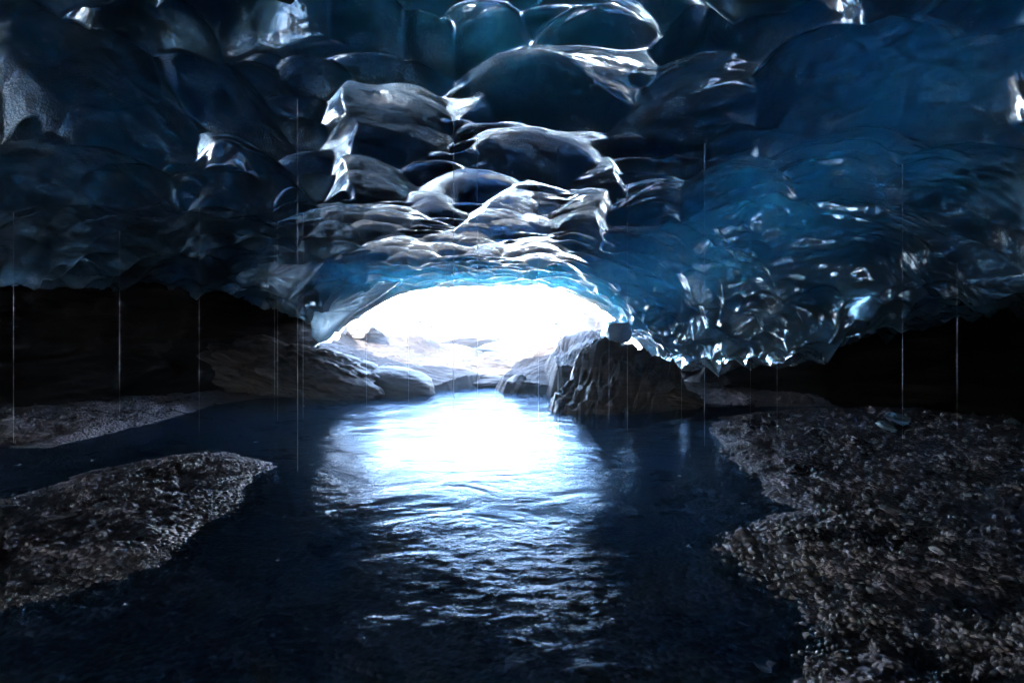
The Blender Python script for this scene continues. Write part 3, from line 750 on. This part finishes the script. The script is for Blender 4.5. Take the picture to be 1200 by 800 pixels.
NAMED = [  # stones one can pick out: pixel, half size, label
    (980, 617, .055, 'pale angular stone with one flat bright face, in the middle of the right bank', (1, .7, .6)),
    (1048, 622, .10, 'large flat dark slab stone half buried behind the pale angular stone', (1.2, .8, .35)),
    (925, 656, .07, 'smooth pale oval stone in the cluster near the right water edge', (1.2, .8, .5)),
    (978, 668, .07, 'long slanting grey stone beside the oval stone on the right bank', (1.3, .6, .45)),
    (1104, 673, .075, 'pale twin-lobed stone lying on the right bank towards the frame edge', (1.3, .8, .5)),
    (872, 634, .09, 'dark lumpy stone standing in the water at the tip of the right bank', (1, .9, .7)),
    (872, 720, .035, 'small stone with gravel around it, alone in the shallow water by the right bank', (1.2, .8, .5)),
    (946, 744, .045, 'rounded stone at the edge of the little inlet in the right bank', (1, 1, .6)),
    (900, 772, .07, 'brown submerged stone breaking the surface at the bottom of the right bank', (1.4, 1, .35)),
    (1178, 700, .06, 'bright pebble-sized stone at the right frame edge above the rutted mud', (1, .8, .7)),
    (1040, 600, .05, 'thin flat pale stone lying on the rippled silt of the right bank', (1.6, .7, .3)),
    (806, 562, .035, 'tiny dark stone poking out of the open river', (1.3, 1, .5)),
    (72, 622, .09, 'flat pale stone beside the dark hollow on the left mud bar', (1.7, .7, .3)),
    (105, 562, .05, 'small bright stone on the left mud bar, near its upper edge', (1, .7, .5)),
    (318, 531, .04, 'small black stone at the very tip of the left mud bar', (1.3, .8, .5)),
]
for i, (px, py, s, lab, shp) in enumerate(NAMED):
    Y = 960.0 / (py - 400); X = (px - 600) / 600 * Y
    z = max(float(ground_z(np.array([X]), np.array([Y]))[0]), -0.05)
    rock('stone', lab, 'stone', (X, Y, z + s * 0.2), (s * shp[0], s * shp[1], s * shp[2]), (R_(random.uniform(-12, 12)), R_(random.uniform(-12, 12)), random.uniform(0, 6.28)), 700 + i, PEB, sub=4, planes=9, rough=0.07, blocky=0.58)

# larger loose stones scattered on the banks
cob = []
for k in range(7):
    v, f = rock_verts(3, (1, 0.75, 0.55), (0, 0, 0), 800 + k, planes=8, rough=0.08, blocky=0.6)
    t = mesh_obj('cobble', v, f, PEB); cob.append(t.data); bpy.data.objects.remove(t)
for reg, cnt, lab, grp in (('R', 90, 'small wet grey cobble lying loose on the right gravel bank', 'cobbles on the right bank'),
                           ('L', 50, 'small wet grey cobble sitting on the left mud bar', 'cobbles on the left mud bar')):
    for (x, y, z) in bank_points(cnt, 12, reg):
        o = bpy.data.objects.new('cobble', random.choice(cob)); COL.objects.link(o)
        s = random.uniform(0.018, 0.042) * (0.6 + 0.07 * y)
        o.location = (x, y, z + s * 0.15); o.scale = (s, s, s); o.rotation_euler = (random.uniform(-.4, .4), random.uniform(-.4, .4), random.uniform(0, 6.28))
        tag(o, lab, 'cobble', grp)

# ------------------------------------------------------------------ falling threads of meltwater
def thread(px, py, r, label):
    c = ceil_point(px, py)
    x, y = float(c[0]), float(c[1])
    gz = max(float(ground_z(np.array([x]), np.array([y]))[0]), 0.0)
    top = float(c[2]) + 0.03
    V, Fc = [], []
    m = 40; rg = np.random.default_rng(int(px * 7))
    for k in range(m + 1):
        t = k / m; z = top + (gz - 0.01 - top) * t
        rr = 0.62 * r * (1.0 - 0.35 * t) * (1 + 0.12 * rg.normal())
        if k == 0: rr *= 3.0
        if k == 1: rr *= 1.4
        for a in range(6):
            V.append((x + rr * math.cos(a * math.pi / 3), y + rr * math.sin(a * math.pi / 3), z))
    for k in range(m):
        for a in range(6):
            b = (a + 1) % 6
            Fc.append((k * 6 + a, k * 6 + b, (k + 1) * 6 + b, (k + 1) * 6 + a)[::-1])
    Fc.append(tuple(range(6))); Fc.append(tuple(m * 6 + a for a in range(6))[::-1])
    o = mesh_obj('water_thread', V, Fc, DRIP)
    tag(o, label, 'water drip', 'threads of falling meltwater')
    return recentre(o)

THREADS = [
    (38, 272, .0045, 'leftmost thread of falling meltwater, dropping in front of the dark left recess'),
    (150, 296, .005, 'thread of falling meltwater in front of the dark left recess, second from the left edge'),
    (247, 244, .0045, 'thread of falling meltwater dropping just left of the frozen ice panel'),
    (322, 290, .004, 'faint thread of falling meltwater close beside another, left of the hooked curtain'),
    (331, 260, .0045, 'soft thread of falling meltwater over the left ice panel'),
    (362, 130, .0055, 'long bright thread of falling meltwater, dropping from the bright hollow on the upper left'),
    (368, 262, .005, 'bright thread of falling meltwater passing the hooked ice curtain'),
    (438, 292, .004, 'faint thread of falling meltwater in front of the layered brown slope'),
    (482, 300, .004, 'thread of falling meltwater in front of the right end of the layered slope'),
    (537, 148, .006, 'brightest thread of falling meltwater, just left of the middle of the mouth'),
    (577, 172, .005, 'thread of falling meltwater below the large white patch in the ceiling'),
    (624, 230, .004, 'faint thread of falling meltwater over the snowy right half of the mouth'),
    (651, 190, .005, 'thread of falling meltwater in front of the brown slab rock'),
    (706, 236, .004, 'thread of falling meltwater in front of the black folded boulder'),
    (747, 224, .005, 'thread of falling meltwater just right of the cave mouth'),
    (797, 262, .004, 'faint thread of falling meltwater in front of the fluted ice wall'),
    (828, 178, .005, 'thread of falling meltwater from the fish-shaped lobe, before the fluted wall'),
    (870, 306, .004, 'short thread of falling meltwater landing at the tip of the right bank'),
    (910, 222, .005, 'thread of falling meltwater below the pointed right lobe of ice'),
    (1076, 232, .005, 'thread of falling meltwater before the dark right recess, second from the right'),
    (1112, 330, .005, 'rightmost thread of falling meltwater, ending on the dark right bank'),
]
for a in THREADS: thread(*a)

# splashes where drips hit the river
def splash(px, py, s, seed, label):
    s *= 0.42
    Y = 960.0 / (py - 400); X = (px - 600) / 600 * Y
    rg = np.random.default_rng(seed); V, Fc = [], []
    def jet(p0, d, ln, r):
        base = len(V); side = np.cross(d, [0, 0, 1.0]); side /= np.linalg.norm(side) + 1e-9; up2 = np.cross(side, d)
        for k in range(7):
            t = k / 6; c = p0 + d * ln * t + np.array([0, 0, -0.55 * ln * t * t])
            rr = r * (1 - t) ** 0.7 + 0.0006
            for a in range(5):
                an = a * 2 * math.pi / 5; V.append(c + rr * (side * math.cos(an) + up2 * math.sin(an)))
        for k in range(6):
            for a in range(5):
                b = (a + 1) % 5; i = base + k * 5; Fc.append((i + a, i + b, i + 5 + b, i + 5 + a))
    for _ in range(9):
        an = rg.uniform(0, 6.28); el = rg.uniform(.5, 1.3)
        d = np.array([math.cos(an) * math.cos(el), math.sin(an) * math.cos(el), math.sin(el)])
        jet(np.array([d[0], d[1], 0]) * s * .12, d, s * rg.uniform(.35, 1.0), s * .045)
    hub = len(V); V.append(np.array([0, 0, s * .05]))
    for k in range(9):
        for a in range(5): Fc.append((k * 35 + a, k * 35 + (a + 1) % 5, hub))
    o = mesh_obj('splash', np.array(V) + np.array([X, Y, 0.0]), Fc, DRIP)
    tag(o, label, 'splash', 'splashes on the river'); return recentre(o)
for a in [(325, 657, .11, 1, 'spiky splash of water nearest the left mud bar'), (384, 603, .17, 2, 'star-shaped splash where a drip hits the river, left of the bright reflection'),
          (300, 518, .16, 3, 'round splash behind the tip of the left mud bar'), (108, 540, .14, 4, 'splash in the channel between the two left banks'),
          (146, 708, .07, 5, 'dim splash in the dark water below the left mud bar'), (396, 523, .16, 6, 'thin upright splash left of the bright reflection, beyond the star-shaped one'),
          (356, 476, .16, 7, 'distant splash at the foot of the hooked ice curtain'), (797, 558, .14, 8, 'small splash on the calm grey water, left of the right bank'),
          (806, 640, .11, 9, 'low splash in the right part of the river'), (870, 590, .13, 10, 'splash at the shoreline of the right bank'),
          (574, 690, .09, 11, 'low glinting splash in the foreground middle of the river'), (22, 545, .15, 12, 'splash at the left frame edge in the channel')]:
    splash(*a)

# ------------------------------------------------------------------ hanging ice parts of the vault
def sheet(name, outline, Y, thickness, seed, label=None, lean=0.0):
    """a thick frozen drapery with a rounded edge, hanging from the vault"""
    pts = np.array([at(px, py, Y) for px, py in outline]); c = pts.mean(0)
    m = 120; # resample outline
    seg = np.vstack([pts, pts[:1]]); L = np.concatenate([[0], np.cumsum(np.linalg.norm(np.diff(seg, axis=0), axis=1))])
    t = np.linspace(0, L[-1], m, endpoint=False); ring = np.stack([np.interp(t, L, seg[:, k]) for k in range(3)], 1)
    V, Fc = [], []
    prof = [(1.0, 0.0)] + [(r, s) for r, s in ((.97, .45), (.9, .75), (.75, .95), (.5, 1.0), (.25, 1.0))]
    for side in (-1, 1):
        for r, s in prof:
            q = c + (ring - c) * r
            u, w = q[:, 0] * 2.2, q[:, 2] * 0.7
            dz = thickness * s * (1 + 0.7 * fbm(u, w, None, 4, seed) ) + 0.10 * s * fbm(u * 2, w, None, 3, seed + 2, ridge=True)
            q[:, 1] = Y + side * dz + lean * (q[:, 2] - c[2]); V.append(q)
    nr = len(prof); V2 = np.concatenate(V + [c[None] + [0, -thickness, 0], c[None] + [0, thickness, 0]])
    for k in range(nr - 1):
        for a in range(m):
            b = (a + 1) % m
            Fc.append((k * m + a, k * m + b, (k + 1) * m + b, (k + 1) * m + a))
            o2 = nr * m; Fc.append((o2 + k * m + b, o2 + k * m + a, o2 + (k + 1) * m + a, o2 + (k + 1) * m + b))
    for a in range(m):
        b = (a + 1) % m
        Fc.append(((nr - 1) * m + a, (nr - 1) * m + b, 2 * nr * m)); Fc.append((nr * m + (nr - 1) * m + b, nr * m + (nr - 1) * m + a, 2 * nr * m + 1))
        Fc.append((b, a, nr * m + a, nr * m + b))
    o = mesh_obj(name, V2, Fc, ICE_PART, vault)
    bm = bmesh.new(); bm.from_mesh(o.data); bmesh.ops.remove_doubles(bm, verts=bm.verts, dist=1e-5); bmesh.ops.recalc_face_normals(bm, faces=bm.faces); bm.to_mesh(o.data); bm.free()
    if label: o['label'] = label
    return o
sheet('ice_curtain', [(330, 318), (470, 330), (440, 352), (412, 370), (396, 385), (385, 398), (374, 402), (366, 396), (364, 372), (350, 350), (325, 345)], 16.4, 0.22, 5, 'hooked translucent ice curtain hanging at the left side of the mouth')
sheet('ice_panel', [(262, 285), (400, 285), (360, 330), (338, 352), (318, 345), (300, 336), (284, 338), (276, 326)], 14.4, 0.2, 9, 'frozen panel of rippled ice beside the dark left recess')

# ------------------------------------------------------------------ damp air
m, nt, out = new_mat('damp_air')
pvn = nt.nodes.new('ShaderNodeVolumePrincipled'); pvn.inputs['Color'].default_value = (0.85, 0.93, 1.0, 1); pvn.inputs['Density'].default_value = 0.006; pvn.inputs['Anisotropy'].default_value = 0.75
nt.links.new(pvn.outputs[0], out.inputs['Volume'])
x0, x1, y0, y1, z0, z1 = -190, 190, -90, 190, -3, max(30.0, float(HZ.max()) + 1, float(TP[..., 2].max()) + 1)
hz = mesh_obj('haze', [(x0, y0, z0), (x1, y0, z0), (x1, y1, z0), (x0, y1, z0), (x0, y0, z1), (x1, y0, z1), (x1, y1, z1), (x0, y1, z1)],
              [(3, 2, 1, 0), (4, 5, 6, 7), (0, 1, 5, 4), (1, 2, 6, 5), (2, 3, 7, 6), (3, 0, 4, 7)], m, smooth=False)
tag(hz, 'thin damp air filling the ice cave and the valley outside', 'haze', kind='stuff')

# ------------------------------------------------------------------ camera, light, sky
cam = bpy.data.cameras.new('camera'); cam.lens = 18.0; cam.sensor_width = 36.0; cam.clip_end = 3000; cam.clip_start = 0.05
co = bpy.data.objects.new('camera', cam); COL.objects.link(co); co.location = (0, 0, EYE); co.rotation_euler = (R_(90), 0, 0)
scene.camera = co

SUN_EL, SUN_AZ = R_(48), R_(-100)          # azimuth from +Y (into the cave), negative to the left
d = Vector((math.sin(SUN_AZ) * math.cos(SUN_EL), math.cos(SUN_AZ) * math.cos(SUN_EL), math.sin(SUN_EL)))
sun = bpy.data.lights.new('sun', 'SUN'); sun.energy = 3.0; sun.angle = R_(0.53); sun.color = (1.0, 0.96, 0.9)
so = bpy.data.objects.new('sun', sun); COL.objects.link(so); so.rotation_euler = (-d).to_track_quat('-Z', 'Y').to_euler(); so.location = (-20, 30, 30)
w = bpy.data.worlds.new('World'); scene.world = w; w.use_nodes = True
nt = w.node_tree; nt.nodes.clear()
sk = nt.nodes.new('ShaderNodeTexSky'); sk.sky_type = 'NISHITA'; sk.sun_disc = False; sk.sun_elevation = SUN_EL; sk.sun_rotation = SUN_AZ
sk.air_density = 1.0; sk.dust_density = 1.0
bg = nt.nodes.new('ShaderNodeBackground'); bg.inputs['Strength'].default_value = 0.15
wo = nt.nodes.new('ShaderNodeOutputWorld'); nt.links.new(sk.outputs[0], bg.inputs[0]); nt.links.new(bg.outputs[0], wo.inputs[0])

vs = scene.view_settings
vs.view_transform = 'Standard'; vs.look = 'None'; vs.exposure = 6.4; vs.gamma = 1.0; vs.use_curve_mapping = False
scene.render.engine = 'CYCLES'
cy = scene.cycles
cy.use_denoising = True
try: cy.denoiser = 'OPENIMAGEDENOISE'
except Exception: pass
cy.max_bounces = 8; cy.diffuse_bounces = 4; cy.glossy_bounces = 4; cy.transmission_bounces = 6; cy.transparent_max_bounces = 8
cy.sample_clamp_indirect = 12; cy.caustics_reflective = True; cy.caustics_refractive = False; cy.blur_glossy = 0.3
